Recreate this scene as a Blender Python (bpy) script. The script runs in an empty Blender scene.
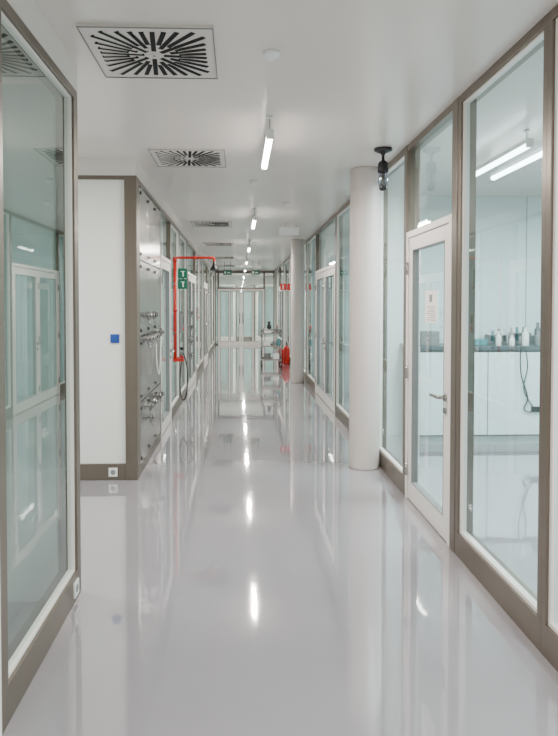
import bpy, bmesh, math, random
from mathutils import Vector, Matrix
random.seed(4)
H=2.92      # ceiling
XR=1.39     # right wall face
XL=-0.93    # left wall face (far part)
XN=-0.885   # near-left glass face
TL=2.77     # top of left glazing
YE=24.0

# ---------------------------------------------------------------- materials
def newmat(name):
    m=bpy.data.materials.new(name); m.use_nodes=True
    return m, m.node_tree.nodes, m.node_tree.links
def pbr(name,col,rough=.5,metal=0,noise=0.0,nscale=8,bump=0,bscale=4,emit=None,es=0,spec=.5,coat=0,stretch=None):
    m,n,l=newmat(name); b=n['Principled BSDF']
    b.inputs['Base Color'].default_value=(*col,1); b.inputs['Roughness'].default_value=rough
    b.inputs['Metallic'].default_value=metal; b.inputs['Specular IOR Level'].default_value=spec
    b.inputs['Coat Weight'].default_value=coat; b.inputs['Coat Roughness'].default_value=.02; b.inputs['Coat IOR'].default_value=1.6
    if emit: b.inputs['Emission Color'].default_value=(*emit,1); b.inputs['Emission Strength'].default_value=es
    tc=n.new('ShaderNodeTexCoord'); mp=n.new('ShaderNodeMapping'); l.new(tc.outputs['Object'],mp.inputs[0])
    if stretch: mp.inputs['Scale'].default_value=stretch
    if noise:
        t=n.new('ShaderNodeTexNoise'); t.inputs['Scale'].default_value=nscale; t.inputs['Detail'].default_value=3
        l.new(mp.outputs[0],t.inputs['Vector'])
        r=n.new('ShaderNodeMapRange'); r.inputs['To Min'].default_value=1-noise; r.inputs['To Max'].default_value=1+noise
        l.new(t.outputs['Fac'],r.inputs['Value'])
        v=n.new('ShaderNodeVectorMath'); v.operation='SCALE'; v.inputs[0].default_value=col
        l.new(r.outputs[0],v.inputs['Scale']); l.new(v.outputs[0],b.inputs['Base Color'])
    if bump:
        t=n.new('ShaderNodeTexNoise'); t.inputs['Scale'].default_value=bscale; t.inputs['Detail'].default_value=2
        l.new(mp.outputs[0],t.inputs['Vector'])
        q=n.new('ShaderNodeBump'); q.inputs['Strength'].default_value=bump; q.inputs['Distance'].default_value=.02
        l.new(t.outputs['Fac'],q.inputs['Height']); l.new(q.outputs[0],b.inputs['Normal'])
        if coat: l.new(q.outputs[0],b.inputs['Coat Normal'])
    return m
def glassmat(name,tint,r0,pw=4.5):
    m,n,l=newmat(name); n.remove(n['Principled BSDF']); out=n['Material Output']
    t=n.new('ShaderNodeBsdfTransparent'); t.inputs[0].default_value=(*tint,1)
    g=n.new('ShaderNodeBsdfGlossy'); g.inputs['Roughness'].default_value=0.01; g.inputs['Color'].default_value=(.92,1,.98,1)
    w=n.new('ShaderNodeLayerWeight'); w.inputs['Blend'].default_value=.5
    p=n.new('ShaderNodeMath'); p.operation='POWER'; p.inputs[1].default_value=pw; l.new(w.outputs['Facing'],p.inputs[0])
    r=n.new('ShaderNodeMapRange'); r.inputs['To Min'].default_value=r0; r.inputs['To Max'].default_value=.97
    l.new(p.outputs[0],r.inputs['Value'])
    x=n.new('ShaderNodeMixShader'); l.new(r.outputs[0],x.inputs[0]); l.new(t.outputs[0],x.inputs[1]); l.new(g.outputs[0],x.inputs[2])
    l.new(x.outputs[0],out.inputs['Surface'])
    return m
def emat(name,col,s):
    m,n,l=newmat(name); n.remove(n['Principled BSDF'])
    e=n.new('ShaderNodeEmission'); e.inputs[0].default_value=(*col,1); e.inputs[1].default_value=s
    l.new(e.outputs[0],n['Material Output'].inputs['Surface']); return m

M_floor=pbr('epoxy_floor',(.325,.30,.325),rough=.06,noise=.04,nscale=1.2,bump=.028,bscale=6.0,spec=.8,coat=1)
M_ceil=pbr('ceiling_panel',(.76,.70,.655),rough=.24,noise=.01,nscale=2,spec=.5)
M_wall=pbr('white_wall',(.90,.87,.84),rough=.45,noise=.01)
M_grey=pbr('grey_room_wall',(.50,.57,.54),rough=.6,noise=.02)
M_room=pbr('room_wall',(.74,.85,.85),rough=.5,noise=.02)
M_metal=pbr('bronze_grey_metal',(.175,.142,.115),rough=.36,metal=.45,noise=.06,nscale=30,stretch=(1,1,.06))
M_frame=pbr('white_frame',(.85,.79,.75),rough=.35,noise=.01)
M_steel=pbr('stainless',(.42,.40,.38),rough=.2,metal=.9,noise=.05,nscale=20,stretch=(1,1,.05))
M_chrome=pbr('chrome',(.45,.44,.43),rough=.15,metal=1)
M_col=pbr('column_paint',(.60,.525,.495),rough=.5,noise=.015)
M_black=pbr('black_plastic',(.012,.012,.013),rough=.35,noise=.05)
M_dark=pbr('vent_dark',(.006,.006,.006),rough=.9,noise=.05)
M_grey2=pbr('mid_grey_plastic',(.22,.22,.22),rough=.5,noise=.03)
M_plate=pbr('vent_plate',(.66,.605,.57),rough=.4,noise=.01)
M_red=pbr('red_paint',(.58,.025,.015),rough=.22,noise=.04)
M_blue=pbr('blue_plate',(.02,.07,.35),rough=.4,noise=.03)
M_greenp=pbr('green_panel',(.0,.13,.07),rough=.4,noise=.03)
M_redsign=pbr('red_sign',(.6,.02,.02),rough=.4,noise=.03)
M_white=pbr('white_plastic',(.85,.85,.84),rough=.35,noise=.01)
M_paper=pbr('paper',(.92,.88,.85),rough=.8,noise=.01)
M_teal=pbr('teal_plastic',(.08,.26,.29),rough=.4,noise=.05)
M_bench=pbr('bench_top',(.08,.10,.11),rough=.35,noise=.05)
M_tube=emat('led_tube',(1,.94,.86),36)
M_tuber=emat('led_tube_room',(.95,1,1),18)
M_glass=glassmat('clear_glass',(.725,.885,.895),.12)
M_glassL=glassmat('grey_glass',(.74,.85,.80),.22,3.3)
M_vial=glassmat('vial_glass',(.75,.72,.85),.15)

# ---------------------------------------------------------------- helpers
def empty(name,loc=(0,0,0)):
    e=bpy.data.objects.new(name,None); e.location=loc; e.empty_display_size=.1
    bpy.context.collection.objects.link(e); return e
class B:
    def __init__(s,name,mats,parent=None):
        s.name=name; s.mats=mats if isinstance(mats,list) else [mats]; s.bm=bmesh.new(); s.parent=parent
    def box(s,x0,x1,y0,y1,z0,z1,m=0,M=None):
        x0,x1=sorted((x0,x1)); y0,y1=sorted((y0,y1)); z0,z1=sorted((z0,z1))
        v=[s.bm.verts.new(Vector((x,y,z)) if M is None else M@Vector((x,y,z))) for x in (x0,x1) for y in (y0,y1) for z in (z0,z1)]
        for f in [(0,1,3,2),(4,6,7,5),(0,4,5,1),(2,3,7,6),(0,2,6,4),(1,5,7,3)]:
            fa=s.bm.faces.new([v[i] for i in f]); fa.material_index=m
        return s
    def cyl(s,p0,p1,r0,r1=None,m=0,seg=20):
        r1=r0 if r1 is None else r1
        p0=Vector(p0);p1=Vector(p1); d=(p1-p0).normalized()
        a=d.orthogonal().normalized(); b=d.cross(a)
        A=[];C=[]
        for i in range(seg):
            t=2*math.pi*i/seg; o=a*math.cos(t)+b*math.sin(t)
            A.append(s.bm.verts.new(p0+o*r0)); C.append(s.bm.verts.new(p1+o*r1))
        for i in range(seg):
            j=(i+1)%seg; f=s.bm.faces.new([A[i],A[j],C[j],C[i]]); f.material_index=m; f.smooth=True
        f=s.bm.faces.new(A[::-1]); f.material_index=m
        f=s.bm.faces.new(C); f.material_index=m
        return s
    def lathe(s,c,prof,m=0,seg=24):
        c=Vector(c); rings=[]
        for r,z in prof:
            rings.append([s.bm.verts.new(c+Vector((r*math.cos(2*math.pi*i/seg),r*math.sin(2*math.pi*i/seg),z))) for i in range(seg)])
        for a,b in zip(rings,rings[1:]):
            for i in range(seg):
                j=(i+1)%seg; f=s.bm.faces.new([a[i],a[j],b[j],b[i]]); f.material_index=m; f.smooth=True
        f=s.bm.faces.new(rings[0][::-1]); f.material_index=m
        f=s.bm.faces.new(rings[-1]); f.material_index=m
        return s
    def tube(s,pts,r,m=0,seg=10,sub=6):
        P=[Vector(p) for p in pts]
        if sub>1 and len(P)>2:
            Q=[]
            for i in range(len(P)-1):
                a=P[max(i-1,0)];b=P[i];c=P[i+1];d=P[min(i+2,len(P)-1)]
                for k in range(sub):
                    t=k/sub
                    Q.append(.5*((2*b)+(c-a)*t+(2*a-5*b+4*c-d)*t*t+(3*b-a-3*c+d)*t**3))
            Q.append(P[-1]); P=Q
        rings=[]; up=None
        for i,p in enumerate(P):
            d=(P[min(i+1,len(P)-1)]-P[max(i-1,0)]).normalized()
            if up is None: up=d.orthogonal().normalized()
            a=(up-d*up.dot(d)).normalized(); up=a; b=d.cross(a)
            rings.append([s.bm.verts.new(p+(a*math.cos(2*math.pi*k/seg)+b*math.sin(2*math.pi*k/seg))*r) for k in range(seg)])
        for A,C in zip(rings,rings[1:]):
            for i in range(seg):
                j=(i+1)%seg; f=s.bm.faces.new([A[i],A[j],C[j],C[i]]); f.material_index=m; f.smooth=True
        s.bm.faces.new(rings[0][::-1]).material_index=m; s.bm.faces.new(rings[-1]).material_index=m
        return s
    def quad(s,pts,m=0):
        f=s.bm.faces.new([s.bm.verts.new(p) for p in pts]); f.material_index=m; return s
    def done(s,bevel=0):
        bmesh.ops.recalc_face_normals(s.bm,faces=s.bm.faces)
        me=bpy.data.meshes.new(s.name); s.bm.to_mesh(me); s.bm.free()
        for m in s.mats: me.materials.append(m)
        o=bpy.data.objects.new(s.name,me); bpy.context.collection.objects.link(o)
        if s.parent: o.parent=s.parent
        if bevel:
            q=o.modifiers.new('bevel','BEVEL'); q.width=bevel; q.segments=2; q.limit_method='ANGLE'
        return o

# ---------------------------------------------------------------- shell
B('floor',M_floor).box(-5,6.2,-5,29,-.1,0).done()
B('ceiling',M_ceil).box(-5,6.2,-5,29,H,H+.1).done()
B('wall_back',M_wall).box(-5,6.2,-5.1,-5,0,H).done()
B('wall_far_outer',M_wall).box(-5,6.2,29,29.1,0,H).done()
B('wall_right_outer',M_room).box(6.2,6.3,-5,29,0,H).done()
B('wall_left_outer',M_room).box(-5.1,-5,-5,29,0,H).done()
B('wall_left_alcove',M_wall).box(-5,XL-.106,5.58,5.70,0,TL).done()
B('wall_left_bulkhead',M_ceil).box(XL-.14,XL,5.72,YE,TL,H).box(-5,XL,5.56,5.72,TL,H).box(XN-.14,XN,-5,3.40,TL,H).box(-5,XN-.14,3.28,3.40,TL,H).done()
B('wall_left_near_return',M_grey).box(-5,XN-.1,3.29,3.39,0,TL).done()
B('wall_left_near',M_wall).box(XN-.12,XN,-5,2.26,0,TL).done()
B('wall_right_partition_near',[M_room,M_grey2]).box(XR+.12,6.2,7.36,7.44,0,H).box(2.62,2.628,7.357,7.36,1.2,H,1).box(3.52,3.528,7.357,7.36,1.2,H,1).box(4.42,4.428,7.357,7.36,1.2,H,1).done()
B('wall_right_partition',M_room).box(XR+.12,6.2,11.6,11.7,0,H).done()
B('wall_right_partition_far',M_room).box(XR+.12,6.2,18,18.1,0,H).done()
B('wall_left_partition',M_room).box(-5,XL-.14,8.55,8.65,0,H).done()
B('wall_left_partition_far',M_room).box(-5,XL-.14,16,16.1,0,H).done()
B('baseboard_left_alcove',M_metal).box(-5,XL-.106,5.56,5.58,0,.15).box(-5,XL-.106,5.56,5.58,2.735,TL).done(.002)
B('trim_corner_post',M_metal).box(XL-.105,XL+.006,5.55,5.715,0,TL-.001).done(.003)

def glazed(name,sx,X,y0,y1,ztop,glass=M_glass,base=.15,post0=.04,post1=.04,inner=True,w=.022):
    e=empty(name); t=.10*sx
    f=B('frame',[M_metal,M_frame],e)
    f.box(X,X+t,y0,y1,0,base); f.box(X,X+t,y0,y1,ztop-.05,ztop)
    f.box(X,X+t,y0,y0+post0,base,ztop-.05); f.box(X,X+t,y1-post1,y1,base,ztop-.05)
    if inner:
        a0,a1=y0+post0,y1-post1; xi=X+.012*sx; xj=X+.05*sx
        f.box(xi,xj,a0,a1,base,base+w,1); f.box(xi,xj,a0,a1,ztop-.05-w*.5,ztop-.05,1)
        f.box(xi,xj,a0,a0+w,base+w,ztop-.05-w*.5,1); f.box(xi,xj,a1-w,a1,base+w,ztop-.05-w*.5,1)
    f.done(.002)
    g=B('glass',glass,e); xg=X+.03*sx
    g.quad([(xg,y0+post0,base),(xg,y1-post1,base),(xg,y1-post1,ztop-.05),(xg,y0+post0,ztop-.05)]); g.done()
    return e
def door(name,sx,X,y0,y1,ztop,dh=2.20,leaves=1,handle='near'):
    e=empty(name); t=.10*sx
    f=B('frame',[M_metal,M_frame],e)
    f.box(X,X+t,y0,y1,ztop-.05,ztop,0)
    f.box(X,X+t,y0,y0+.02,dh,ztop-.05,0); f.box(X,X+t,y1-.02,y1,dh,ztop-.05,0)
    fo=-.006*sx
    f.box(X+fo,X+t,y0,y0+.05,0,dh,1); f.box(X+fo,X+t,y1-.05,y1,0,dh,1); f.box(X+fo,X+t,y0+.05,y1-.05,dh-.05,dh,1)
    f.done(.003)
    g=B('glass',M_glass,e); xg=X+.03*sx
    g.quad([(xg,y0+.02,dh),(xg,y1-.02,dh),(xg,y1-.02,ztop-.05),(xg,y0+.02,ztop-.05)])
    L=B('leaf',[M_frame,M_grey2],e); hd=B('handle',[M_chrome],e)
    w=(y1-y0-.1)/leaves
    for k in range(leaves):
        a=y0+.05+k*w+.004; b=a+w-.008; s=.10; xa=X+.004*sx; xb=X+.055*sx
        L.box(xa,xb,a,a+s,.008,dh-.056); L.box(xa,xb,b-s,b,.008,dh-.056)
        L.box(xa,xb,a+s,b-s,.008,.16); L.box(xa,xb,a+s,b-s,dh-.156,dh-.056)
        g.quad([(xg,a+s,.16),(xg,b-s,.16),(xg,b-s,dh-.156),(xg,a+s,dh-.156)])
        xg0=X+.002*sx; gk=.007
        L.box(xg0,xb,a+s-.001,a+s+gk,.16,dh-.156,1); L.box(xg0,xb,b-s-gk,b-s+.001,.16,dh-.156,1)
        L.box(xg0,xb,a+s+gk,b-s-gk,.159,.16+gk,1); L.box(xg0,xb,a+s+gk,b-s-gk,dh-.156-gk,dh-.155,1)
        hy=a+.055 if handle=='near' else b-.055; dy=1 if handle=='near' else -1
        if leaves==2: hy=b-.055 if k==0 else a+.055; dy=-1 if k==0 else 1
        if leaves==1 or k==0:
            hx=X
            hd.cyl((hx,hy,.98),(hx-.012*sx,hy,.98),.027)
            hd.tube([(hx,hy,.98),(hx-.045*sx,hy,.98),(hx-.055*sx,hy+.015*dy,.98),(hx-.055*sx,hy+.06*dy,.98),(hx-.055*sx,hy+.145*dy,.978)],.0115,sub=4)
            hd.cyl((hx,hy,.89),(hx-.010*sx,hy,.89),.022)
        hz=b if (handle=='near') else a
        for z in (.25,1.05,1.9): hd.cyl((X-.012*sx,hz,z-.05),(X-.012*sx,hz,z+.05),.009)
    g.done(); L.done(.003); hd.done()
    return e

wn=1; dn=1
def W(*a,**k):
    global wn; e=glazed('window_%d'%wn,*a,**k); wn+=1; return e
def D(*a,**k):
    global dn; e=door('door_%d'%dn,*a,**k); dn+=1; return e
W(1,XR,-5,-2.6,H); W(1,XR,-2.6,-.2,H); W(1,XR,-.2,2.72,H)
W(1,XR,2.72,3.84,H,post1=.05)
B('trim_door_post',M_metal).box(XR-.004,XR+.1,3.84,3.93,0,H).box(XR-.004,XR+.1,5.0,5.06,0,H).done(.003)
D(1,XR,3.93,5.0,H,leaves=1,handle='near')
W(1,XR,5.06,6.1,H); W(1,XR,6.1,7.4,H); W(1,XR,7.4,8.75,H)
D(1,XR,8.75,11.0,H,leaves=2)
W(1,XR,11.0,12.6,H); W(1,XR,12.6,14.0,H); D(1,XR,14.0,15.1,H)
W(1,XR,15.1,17.0,H); W(1,XR,17.0,18.9,H); D(1,XR,18.9,21.1,H,leaves=2); W(1,XR,21.1,22.6,H); W(1,XR,22.6,YE,H)
W(-1,XN,2.26,3.40,TL,glass=M_glassL,post0=.07,post1=.075,w=.014)
D(-1,XL,7.25,8.35,TL,handle='far'); W(-1,XL,8.35,9.6,TL); W(-1,XL,9.6,11.0,TL)
D(-1,XL,11.0,13.1,TL,leaves=2); W(-1,XL,13.1,14.6,TL); W(-1,XL,14.6,16.1,TL); D(-1,XL,16.1,18.2,TL,leaves=2)
W(-1,XL,18.2,20.0,TL); W(-1,XL,20.0,22.0,TL); W(-1,XL,22.0,YE,TL)

# end wall
def endbay(name,x0,x1,z0,z1,fr,mat=M_frame,Y=YE):
    e=empty(name)
    B('frame',[mat],e).box(x0,x0+fr,Y,Y+.08,z0,z1).box(x1-fr,x1,Y,Y+.08,z0,z1).box(x0+fr,x1-fr,Y,Y+.08,z1-fr,z1).box(x0+fr,x1-fr,Y,Y+.08,z0,z0+fr*1.5).done(.003)
    B('glass',M_glass,e).quad([(x0+fr,Y+.03,z0+fr),(x1-fr,Y+.03,z0+fr),(x1-fr,Y+.03,z1-fr),(x0+fr,Y+.03,z1-fr)]).done()
    return e
endbay('window_end_left',XL,-.82,0,2.86,.03,M_metal)
for nm,a,b in (('door_end_left',-.82,.08),('door_end_right',.10,1.0)):
    e=empty(nm)
    f=B('leaf',[M_frame,M_metal],e)
    fr=.075
    f.box(a,a+fr,YE,YE+.07,0,2.2).box(b-fr,b,YE,YE+.07,0,2.2).box(a+fr,b-fr,YE,YE+.07,2.2-fr,2.2).box(a+fr,b-fr,YE,YE+.07,0,.13)
    c=(a+b)/2
    f.box(c-.03,c+.03,YE,YE+.07,.13,2.2-fr)
    for s0,s1 in ((a+fr,c-.03),(c+.03,b-fr)):
        g=.018
        f.box(s0,s0+g,YE-.003,YE+.05,.13,2.125,1).box(s1-g,s1,YE-.003,YE+.05,.13,2.125,1).box(s0+g,s1-g,YE-.003,YE+.05,.13,.13+g,1).box(s0+g,s1-g,YE-.003,YE+.05,2.125-g,2.125,1)
    f.done()
    B('glass',M_glass,e).quad([(a+fr,YE+.03,.13),(b-fr,YE+.03,.13),(b-fr,YE+.03,2.125),(a+fr,YE+.03,2.125)]).done()
    hx=b-.05 if a<0 else a+.05
    B('handle',M_chrome,e).tube([(hx,YE,1.25),(hx,YE-.06,1.25),(hx,YE-.06,.85),(hx,YE,.85)],.016,sub=1).done()
endbay('window_end_transom',-.82,1.0,2.2,2.86,.04,M_metal)
endbay('window_end_right',1.0,XR,0,2.86,.03,M_metal)
B('trim_end_header',M_metal).box(XL,XR,YE-.01,YE+.09,2.86,H).done()
B('wall_vestibule_left',M_wall).box(-1.3,-1.2,24.2,29,0,H).done()
B('wall_vestibule_right',M_wall).box(1.75,1.85,24.2,29,0,H).done()
for i,(a,b) in enumerate(((-1.15,-.2),(-.15,.75),(.8,1.7))): endbay('window_vestibule_%d'%(i+1),a,b,0,2.5,.07,M_metal if i==1 else M_frame,28.0)

# ---------------------------------------------------------------- columns
def column(x,y,r):
    B('column',M_col).lathe((x,y,0),[(r,0),(r,.02),(r,H-.02),(r,H)],seg=48).done()
column(1.233,5.93,.147); column(1.20,12.45,.135)

# ---------------------------------------------------------------- ceiling vents
def vent(x,y,w=.32):
    v=B('ceiling_air_vent',[M_plate,M_dark,M_grey2])
    z=H-.014
    v.box(x-w,x+w,y-w,y+w,z,H,0)
    e=.006
    for a in ((-w,-w+e,-w,w),(w-e,w,-w,w),(-w+e,w-e,-w,-w+e),(-w+e,w-e,w-e,w)):
        v.box(x+a[0],x+a[1],y+a[2],y+a[3],z-.004,z,2)
    N=32
    for i in range(N):
        t=2*math.pi*(i+.5)/N
        rim=.272/max(abs(math.cos(t)),abs(math.sin(t)))
        rim=min(rim,.365)
        r0=(.05,.13,.09,.13)[i%4]
        M=Matrix.Translation((x,y,0))@Matrix.Rotation(t,4,'Z')
        v.box(r0,rim,-.0125,.0125,z-.002,z+.004,1,M)
        v.box(r0+.01,rim-.01,.0125,.014,z-.004,z,0,M)
    v.cyl((x,y,z),(x,y,z-.004),.022,m=0)
    v.cyl((x,y,z-.004),(x,y,z-.007),.007,m=2)
    v.done()
for yy in (3.22,5.48,9.95,13.3,17.2,20.8): vent(-.44,yy)

# ---------------------------------------------------------------- lamps
def lamp(x,y,L=.95,mat=M_tube,z=2.77,power=58,col=(1,.925,.84),r=.023):
    e=empty('ceiling_tube_lamp',(x,y,0))
    b=B('housing',[M_white,mat,M_chrome],e)
    b.box(-.022,.022,-L/2,L/2,z+.012,z+.045,0)
    b.cyl((0,-L/2+.01,z),(0,L/2-.01,z),r,m=1)
    b.box(-.024,.024,-L/2-.012,-L/2+.01,z-.02,z+.045,0).box(-.024,.024,L/2-.01,L/2+.012,z-.02,z+.045,0)
    for s in (-1,1):
        b.cyl((0,s*(L/2-.05),z+.045),(0,s*(L/2-.05),H),.005,m=2); b.cyl((0,s*(L/2-.05),H-.012),(0,s*(L/2-.05),H),.022,m=0)
    b.done()
    ld=bpy.data.lights.new('tube_light','AREA'); ld.shape='RECTANGLE'; ld.size=.05; ld.size_y=L-.05; ld.energy=power; ld.color=col
    o=bpy.data.objects.new('tube_light',ld); o.location=(0,0,z-.025); bpy.context.collection.objects.link(o); o.parent=e
for yy in (-3.4,.6,4.7,8.8,12.9,17,21.1): lamp(.215,yy,power=54 if yy<10 else 80)
RC=(.96,1,.99)
for (x,yy) in ((2.17,5.1),(2.40,5.1),(2.17,1.0),(4.3,5.1),(4.3,1.0),(3.2,9.5),(3.2,14.5),(3.2,20),):
    lamp(x,yy,1.2,M_tuber,2.8,85,RC)
for (x,yy) in ((-3,.5),(-3,4.5),(-2.6,7.1),(-2.8,11.5),(-2.8,19.5)):
    lamp(x,yy,1.2,M_tuber,2.8,70,RC)
lamp(.2,26.3,1.2,M_tube,2.8,150)

for (x,yy) in ((.17,3.2),(.16,6.5),(.62,7.9)):
    B('smoke_detector',[M_white,M_grey2]).lathe((x,yy,H),[(.045,0),(.045,-.012),(.036,-.03),(.02,-.036)],m=0).cyl((x+.025,yy,H-.036),(x+.025,yy,H-.03),.004,m=1).done()

d=empty('hanging_ceiling_sensor',(1.215,5.12,0))
B('body',[M_black],d).lathe((0,0,0),[(.075,H-.002),(.075,H-.02),(.055,H-.03),(.02,H-.045),(.013,H-.06),(.013,H-.10),(.03,H-.11),(.042,H-.125),(.046,H-.18),(.044,H-.20)]).done()
B('lens_tube',[M_vial],d).lathe((0,0,0),[(.041,H-.20),(.043,H-.24),(.040,H-.30),(.030,H-.325)]).done()
B('core',[M_black],d).lathe((0,0,0),[(.016,H-.20),(.016,H-.27),(.034,H-.325),(.028,H-.35),(.012,H-.355)]).done()

s=B('hanging_sign_box',[M_white]); s.box(.66,.98,9.9,10.0,2.74,2.86).cyl((.72,9.95,2.86),(.72,9.95,H),.006).cyl((.92,9.95,2.86),(.92,9.95,H),.006); s.done(.004)
def exitsign(x,y,z,w=.26,h=.14):
    e=B('exit_sign',[M_black,M_greenp,M_white])
    e.box(x-w/2,x+w/2,y,y+.04,z,z+h,0).box(x-w/2+.012,x+w/2-.012,y-.003,y,z+.012,z+h-.012,1)
    e.box(x-.08,x-.06,y-.005,y-.003,z+.03,z+.11,2).box(x-.10,x-.04,y-.005,y-.003,z+.07,z+.08,2)
    e.box(x+.0,x+.07,y-.005,y-.003,z+.06,z+.075,2)
    e.cyl((x-w/2+.04,y+.02,z+h),(x-w/2+.04,y+.02,H),.005,m=0).cyl((x+w/2-.04,y+.02,z+h),(x+w/2-.04,y+.02,H),.005,m=0); e.done()
exitsign(-.35,18.6,2.50); exitsign(.5,18.6,2.50)
s=B('shower_sign',[M_greenp,M_white]); s.box(XL,XL+.14,9.3,9.312,1.84,1.99,0).box(XL,XL+.14,9.3,9.312,2.0,2.15,0)
for z0 in (1.87,2.03): s.box(XL+.07,XL+.09,9.297,9.3,z0,z0+.07,1).box(XL+.045,XL+.105,9.297,9.3,z0+.07,z0+.08,1)
s.done()
s=B('fire_sign',[M_redsign,M_white]); s.box(XR-.36,XR-.2,15.2,15.212,1.96,2.12,0).box(XR-.18,XR,15.2,15.212,1.96,2.12,0).box(XR-.30,XR-.27,15.197,15.2,1.99,2.09,1).box(XR-.11,XR-.08,15.197,15.2,1.99,2.09,1); s.done()

def plate(name,x,y,z,sz,mat):
    b=B(name,[mat,M_white]); b.box(x-sz/2,x+sz/2,y-.010,y,z-sz/2,z+sz/2,0)
    b.box(x-sz*.33,x+sz*.33,y-.014,y-.010,z-sz*.33,z+sz*.33,0); b.done(.002)
plate('blue_wall_switch',-1.13,5.58,1.295,.08,M_blue)
def socket(name,x,y,z):
    b=B(name,[M_white,M_grey2]); b.box(x-.04,x+.04,y-.010,y,z-.04,z+.04,0).cyl((x,y-.011,z),(x,y-.009,z),.022,m=1).cyl((x-.009,y-.013,z),(x-.009,y-.010,z),.003,m=0).cyl((x+.009,y-.013,z),(x+.009,y-.010,z),.003,m=0); b.done(.002)
socket('power_socket',-1.15,5.56,.075)
b=B('power_socket',[M_white,M_grey2]); b.box(XN,XN+.010,3.24,3.32,.035,.115,0).cyl((XN+.009,3.28,.075),(XN+.0115,3.28,.075),.022,m=1); b.done(.002)

# ---------------------------------------------------------------- stainless service cabinet
c=empty('stainless_service_cabinet')
k=B('carcass',[M_black,M_metal],c)
k.box(XL-.14,XL-.006,5.72,7.24,.0,TL-.001,0)
k.box(XL-.006,XL+.004,5.72,7.24,0,.08,1).box(XL-.006,XL+.004,5.72,7.24,TL-.05,TL-.001,1).box(XL-.006,XL+.006,7.20,7.24,.08,TL-.05,1)
k.done(.002)
pn=B('panels',[M_steel],c)
ys=[5.73,6.22,6.71,7.195]; zs=[.09,.68,1.30,2.02,TL-.06]
for i in range(3):
    for j in range(4):
        pn.box(XL-.006,XL+.004,ys[i]+.007,ys[i+1]-.007,zs[j]+.007,zs[j+1]-.007)
pn.done(.003)
def valve(ft,yy,z,X=XL+.004):
    ft.cyl((X,yy,z),(X+.008,yy,z),.035,m=1)
    ft.cyl((X+.008,yy,z),(X+.061,yy,z),.013,m=1)
    ft.cyl((X+.046,yy,z-.045),(X+.046,yy,z+.035),.014,m=1)
    ft.cyl((X+.061,yy,z),(X+.081,yy,z),.026,.022,m=1)
    ft.cyl((X+.081,yy,z),(X+.086,yy,z),.018,m=0)
    ft.tube([(X+.046,yy,z-.045),(X+.051,yy,z-.075),(X+.071,yy,z-.09)],.007,m=1,sub=3)
ft=B('fittings',[M_black,M_chrome,M_red,M_white],c)
for i in range(3):
    for j in range(4):
        for zz in (zs[j]+.06,zs[j+1]-.06): ft.cyl((XL+.004,ys[i]+.03,zz),(XL+.018,ys[i]+.03,zz),.016,m=0,seg=10)
for (yy,z) in ((5.95,1.27),(6.2,1.27),(6.5,1.27),(5.98,1.50),(6.05,.60),(6.3,.60),(6.1,.48),(6.6,.62),(6.9,1.3),(6.35,1.5),(6.85,.6)):
    valve(ft,yy,z)
ft.tube([(XL+.05,6.5,1.22),(XL+.05,6.52,1.0),(XL+.06,6.62,.85),(XL+.055,6.75,.9),(XL+.05,6.85,1.1),(XL+.05,6.9,1.25)],.007,m=3)
ft.done()
c=empty('gas_valve_panel')
b=B('panel',[M_steel,M_chrome,M_black],c); b.box(XL-.001,XL+.025,10.96,11.04,.2,2.2,0); b.done(.003)
ft=B('valves',[M_black,M_chrome],c)
for z in (.7,.95,1.2,1.45): valve(ft,11.0,z,XL+.025)
ft.done()

# ---------------------------------------------------------------- emergency shower
e=empty('emergency_shower')
yp=8.62; xp=XL+.028
b=B('pipes',[M_red,M_chrome,M_black],e)
b.cyl((xp,yp,.84),(xp,yp,2.24),.024,m=0)
b.tube([(xp,yp,2.20),(xp+.005,yp,2.25),(xp+.06,yp,2.262),(xp+.3,yp,2.262),(xp+.50,yp,2.262),(xp+.545,yp,2.255),(xp+.552,yp,2.20)],.018,m=0,sub=4)
b.cyl((xp,yp,2.21),(xp,yp,2.27),.03,m=0); b.cyl((xp,yp,1.5),(xp,yp,1.56),.03,m=0); b.cyl((xp+.25,yp,2.262),(xp+.3,yp,2.262),.025,m=0)
b.lathe((xp+.552,yp,0),[(.018,2.21),(.022,2.17),(.03,2.15),(.062,2.10),(.064,2.085),(.01,2.08)],m=2)
for z in (1.2,1.9): b.box(XL,xp,yp-.03,yp+.03,z-.015,z+.015,1)
b.cyl((XL,yp,.84),(XL+.15,yp,.84),.022,m=0); b.box(XL+.0,XL+.15,yp-.05,yp+.05,.80,.83,0)
b.cyl((XL+.12,yp,.86),(XL+.12,yp,.98),.022,m=1)
b.cyl((XL+.12,yp,.98),(XL+.12,yp,1.0),.034,m=2)
b.tube([(xp+.3,yp,2.255),(xp+.3,yp,2.1)],.004,m=1,sub=1)
b.tube([(xp+.27,yp,2.04),(xp+.3,yp,2.1),(xp+.33,yp,2.04),(xp+.27,yp,2.04)],.006,m=1,sub=1)
b.done()
b=B('hose',[M_black],e)
b.tube([(XL+.12,yp-.02,.84),(XL+.10,yp-.06,.55),(XL+.12,yp-.12,.32),(XL+.17,yp-.15,.28),(XL+.205,yp-.12,.42),(XL+.20,yp-.05,.70),(XL+.15,yp-.03,.92)],.009,m=0)
b.done()
for (yy,z,h) in ((9.55,1.15,.3),(13.1,1.25,.3)):
    b=B('wall_control_box',[M_grey2,M_black,M_red]); b.box(XL,XL+.05,yy,yy+.10,z,z+h,0).box(XL+.05,XL+.056,yy+.02,yy+.08,z+.15,z+h-.03,1).cyl((XL+.05,yy+.05,z+.07),(XL+.07,yy+.05,z+.07),.02,m=2); b.done(.004)

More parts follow.
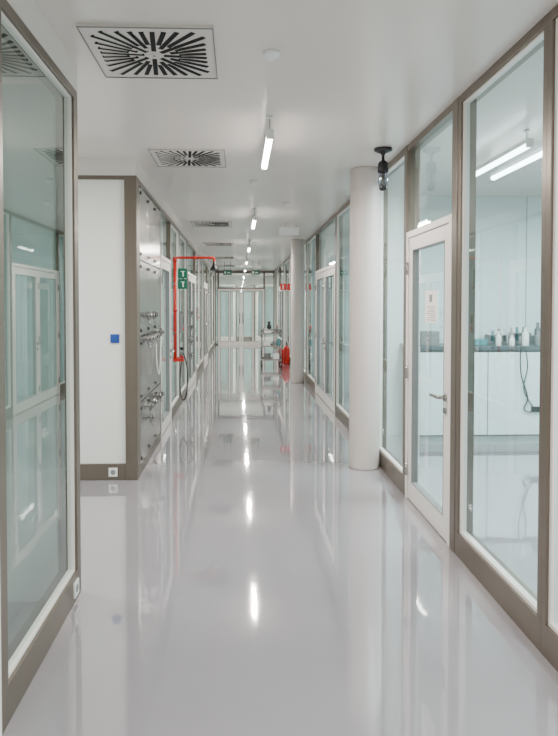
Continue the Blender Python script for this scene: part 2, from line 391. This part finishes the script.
# ---------------------------------------------------------------- paper notice
b=B('paper_notice',[M_paper,M_black,M_grey2])
b.box(XR+.024,XR+.026,4.30,4.58,1.47,1.71,0)
for i in range(7): b.box(XR+.023,XR+.024,4.34,4.54-.03*(i%3),1.49+i*.016,1.493+i*.016,1)
b.box(XR+.023,XR+.024,4.41,4.47,1.625,1.68,2)
b.done()

# ---------------------------------------------------------------- lab bench
e=empty('lab_bench')
BY=6.78; BT=1.13
b=B('cabinets',[M_room,M_bench,M_chrome,M_grey2],e)
b.box(2.0,6.15,BY+.04,7.35,.10,BT-.04,3).box(2.02,6.13,BY+.1,7.35,0,.10,0).box(1.96,6.18,BY,7.35,BT-.04,BT,1)
n=5; w=4.15/n
for i in range(n):
    x0=2.0+i*w
    b.box(x0+.006,x0+w-.006,BY+.022,BY+.04,.12,BT-.07,0)
b.done(.002)
b=B('cable',[M_black],e)
b.tube([(3.20,BY-.01,BT),(3.18,BY-.02,BT-.1),(3.20,BY-.01,.8),(3.28,BY,.55),(3.24,BY,.42),(3.30,BY,.38),(3.36,BY+.01,.40)],.007)
b.tube([(3.24,BY-.01,BT),(3.27,BY-.01,.9),(3.23,BY-.01,.65),(3.34,BY,.44)],.006)
b.box(3.33,3.45,BY+.0,BY+.022,.38,.44,0)
b.done()
g=B('lab_bottles_on_bench',[M_teal,M_white,M_grey2,M_bench])
for i in range(16):
    x=2.98+i*.052; yy=(6.88,7.0,7.12)[i%3]+random.uniform(-.01,.01); r=random.uniform(.028,.046); h=random.uniform(.10,.26)
    g.lathe((x,yy,BT+.002),[(r,0),(r,h*.65),(r*.45,h*.8),(r*.45,h)],m=random.choice([0,1,2,3]),seg=14)
for (x,w,h,m) in ((2.45,.22,.10,1),(2.72,.16,.07,0),(2.10,.22,.16,2)):
    g.box(x,x+w,6.95,7.15,BT+.002,BT+h,m)
g.done(.002)
g=B('lab_racks_on_bench',[M_grey2,M_white,M_teal])
for (x,h) in ((3.0,.16),(3.3,.2),(3.58,.14)):
    g.box(x,x+.22,7.2,7.32,BT+.002,BT+.03,0)
    for k in range(5): g.cyl((x+.03+k*.04,7.26,BT+.03),(x+.03+k*.04,7.26,BT+h),.014,m=(1,2)[k%2],seg=10)
    g.box(x,x+.22,7.2,7.32,BT+h*.6,BT+h*.6+.012,0).box(x,x+.01,7.2,7.32,BT+.03,BT+h*.6,0).box(x+.21,x+.22,7.2,7.32,BT+.03,BT+h*.6,0)
g.done()
g=B('bench_centrifuge',[M_grey2,M_white,M_black])
g.box(3.95,4.35,6.9,7.25,BT+.002,BT+.2,1).lathe((4.15,7.07,BT+.2),[(.16,0),(.16,.03),(.13,.06),(.02,.07)],m=0).box(4.0,4.3,6.893,6.9,BT+.03,BT+.09,2); g.done(.006)
g=B('microscope',[M_white,M_black]); z=BT-.968
g.box(4.5,4.75,6.95,7.2,.97+z,1.01+z,0).box(4.59,4.66,7.1,7.17,1.01+z,1.32+z,0).box(4.57,4.68,6.95,7.15,1.28+z,1.36+z,0).cyl((4.625,6.98,1.28+z),(4.625,6.98,1.16+z),.025,m=1).cyl((4.625,7.06,1.36+z),(4.625,6.98,1.46+z),.02,m=1).box(4.55,4.7,6.93,7.06,1.08+z,1.1+z,1); g.done(.005)
e=empty('tall_lab_cabinet')
b=B('body',[M_room,M_chrome],e)
b.box(1.9,2.5,10.9,11.5,0,2.1,0).box(1.91,2.195,10.88,10.9,.08,2.08,0).box(2.205,2.49,10.88,10.9,.08,2.08,0).cyl((2.16,10.86,1.0),(2.16,10.86,1.3),.008,m=1).cyl((2.24,10.86,1.0),(2.24,10.86,1.3),.008,m=1); b.done(.004)

# ---------------------------------------------------------------- trolley
e=empty('lab_trolley',(.82,15.6,0))
b=B('trolley_frame',[M_chrome,M_steel,M_black],e)
for x in (-.24,.24):
    for yy in (-.3,.3):
        b.cyl((x,yy,.10),(x,yy,.95),.016,m=0)
        b.cyl((x-.014,yy,.05),(x+.014,yy,.05),.05,m=2); b.box(x-.02,x+.02,yy-.015,yy+.015,.08,.12,0)
for z in (.18,.52,.84):
    b.box(-.25,.25,-.31,.31,z,z+.015,1)
    b.box(-.25,.25,-.318,-.31,z,z+.04,1).box(-.25,.25,.31,.318,z,z+.04,1).box(-.258,-.25,-.31,.31,z,z+.04,1).box(.25,.258,-.31,.31,z,z+.04,1)
b.tube([(-.24,-.3,.93),(-.24,-.36,.96),(.24,-.36,.96),(.24,-.3,.93)],.014,m=0,sub=1)
b.done()
b=B('load',[M_grey2,M_white,M_teal,M_black,M_red],e)
b.box(-.17,.0,-.2,.0,.857,.97,1).lathe((.14,-.15,.857),[(.05,0),(.05,.12),(.02,.17),(.02,.2)],m=0).lathe((-.05,-.1,.972),[(.05,0),(.06,.05),(.03,.14),(.045,.19)],m=3)
b.lathe((.16,.1,.857),[(.04,0),(.04,.16),(.02,.2)],m=4).box(-.20,.0,.05,.25,.857,.98,0)
b.box(-.20,-.03,-.2,.1,.537,.66,1).lathe((.08,-.12,.537),[(.05,0),(.05,.1),(.03,.14)],m=0).lathe((.18,-.1,.537),[(.035,0),(.035,.14),(.02,.18)],m=2).lathe((-.1,-.15,.197),[(.08,0),(.095,.15),(.1,.16)],m=0).box(.06,.2,-.2,.1,.197,.34,1)
b.done(.002)
def ext(x,y,s=1):
    b=B('fire_extinguisher',[M_red,M_black,M_chrome])
    b.lathe((x,y,0),[(.085*s,0),(.09*s,.02*s),(.09*s,.38*s),(.075*s,.44*s),(.03*s,.48*s),(.025*s,.5*s)],m=0)
    b.cyl((x,y,.5*s),(x,y,.54*s),.022*s,m=2).box(x-.02,x+.02,y-.13*s,y+.02,.54*s,.56*s,1).box(x-.015,x+.015,y-.12*s,y+.02,.585*s,.60*s,1).cyl((x,y,.54*s),(x,y,.60*s),.012,m=1)
    b.tube([(x,y+.02,.52*s),(x+.03,y+.10*s,.50*s),(x+.03,y+.115*s,.35*s),(x+.03,y+.10*s,.12*s)],.012,m=1)
    b.done()
ext(1.27,16.2,1.0); ext(1.14,16.5,.85)

# ---------------------------------------------------------------- world + camera
w=bpy.data.worlds.new('world'); bpy.context.scene.world=w; w.use_nodes=True
w.node_tree.nodes['Background'].inputs[0].default_value=(.9,.95,1,1); w.node_tree.nodes['Background'].inputs[1].default_value=1.0
cd=bpy.data.cameras.new('camera'); cam=bpy.data.objects.new('camera',cd); bpy.context.collection.objects.link(cam)
F=608; P=1.5; YW=2.0
cd.sensor_width=36; cd.lens=F/736*36; cd.clip_start=.05
cam.location=(0,0,1.61); cam.rotation_euler=(math.radians(90-P),0,math.radians(-YW))
cd.shift_x=(40-F*math.tan(math.radians(YW)))/736; cd.shift_y=-(64-F*math.tan(math.radians(P)))/736
bpy.context.scene.camera=cam
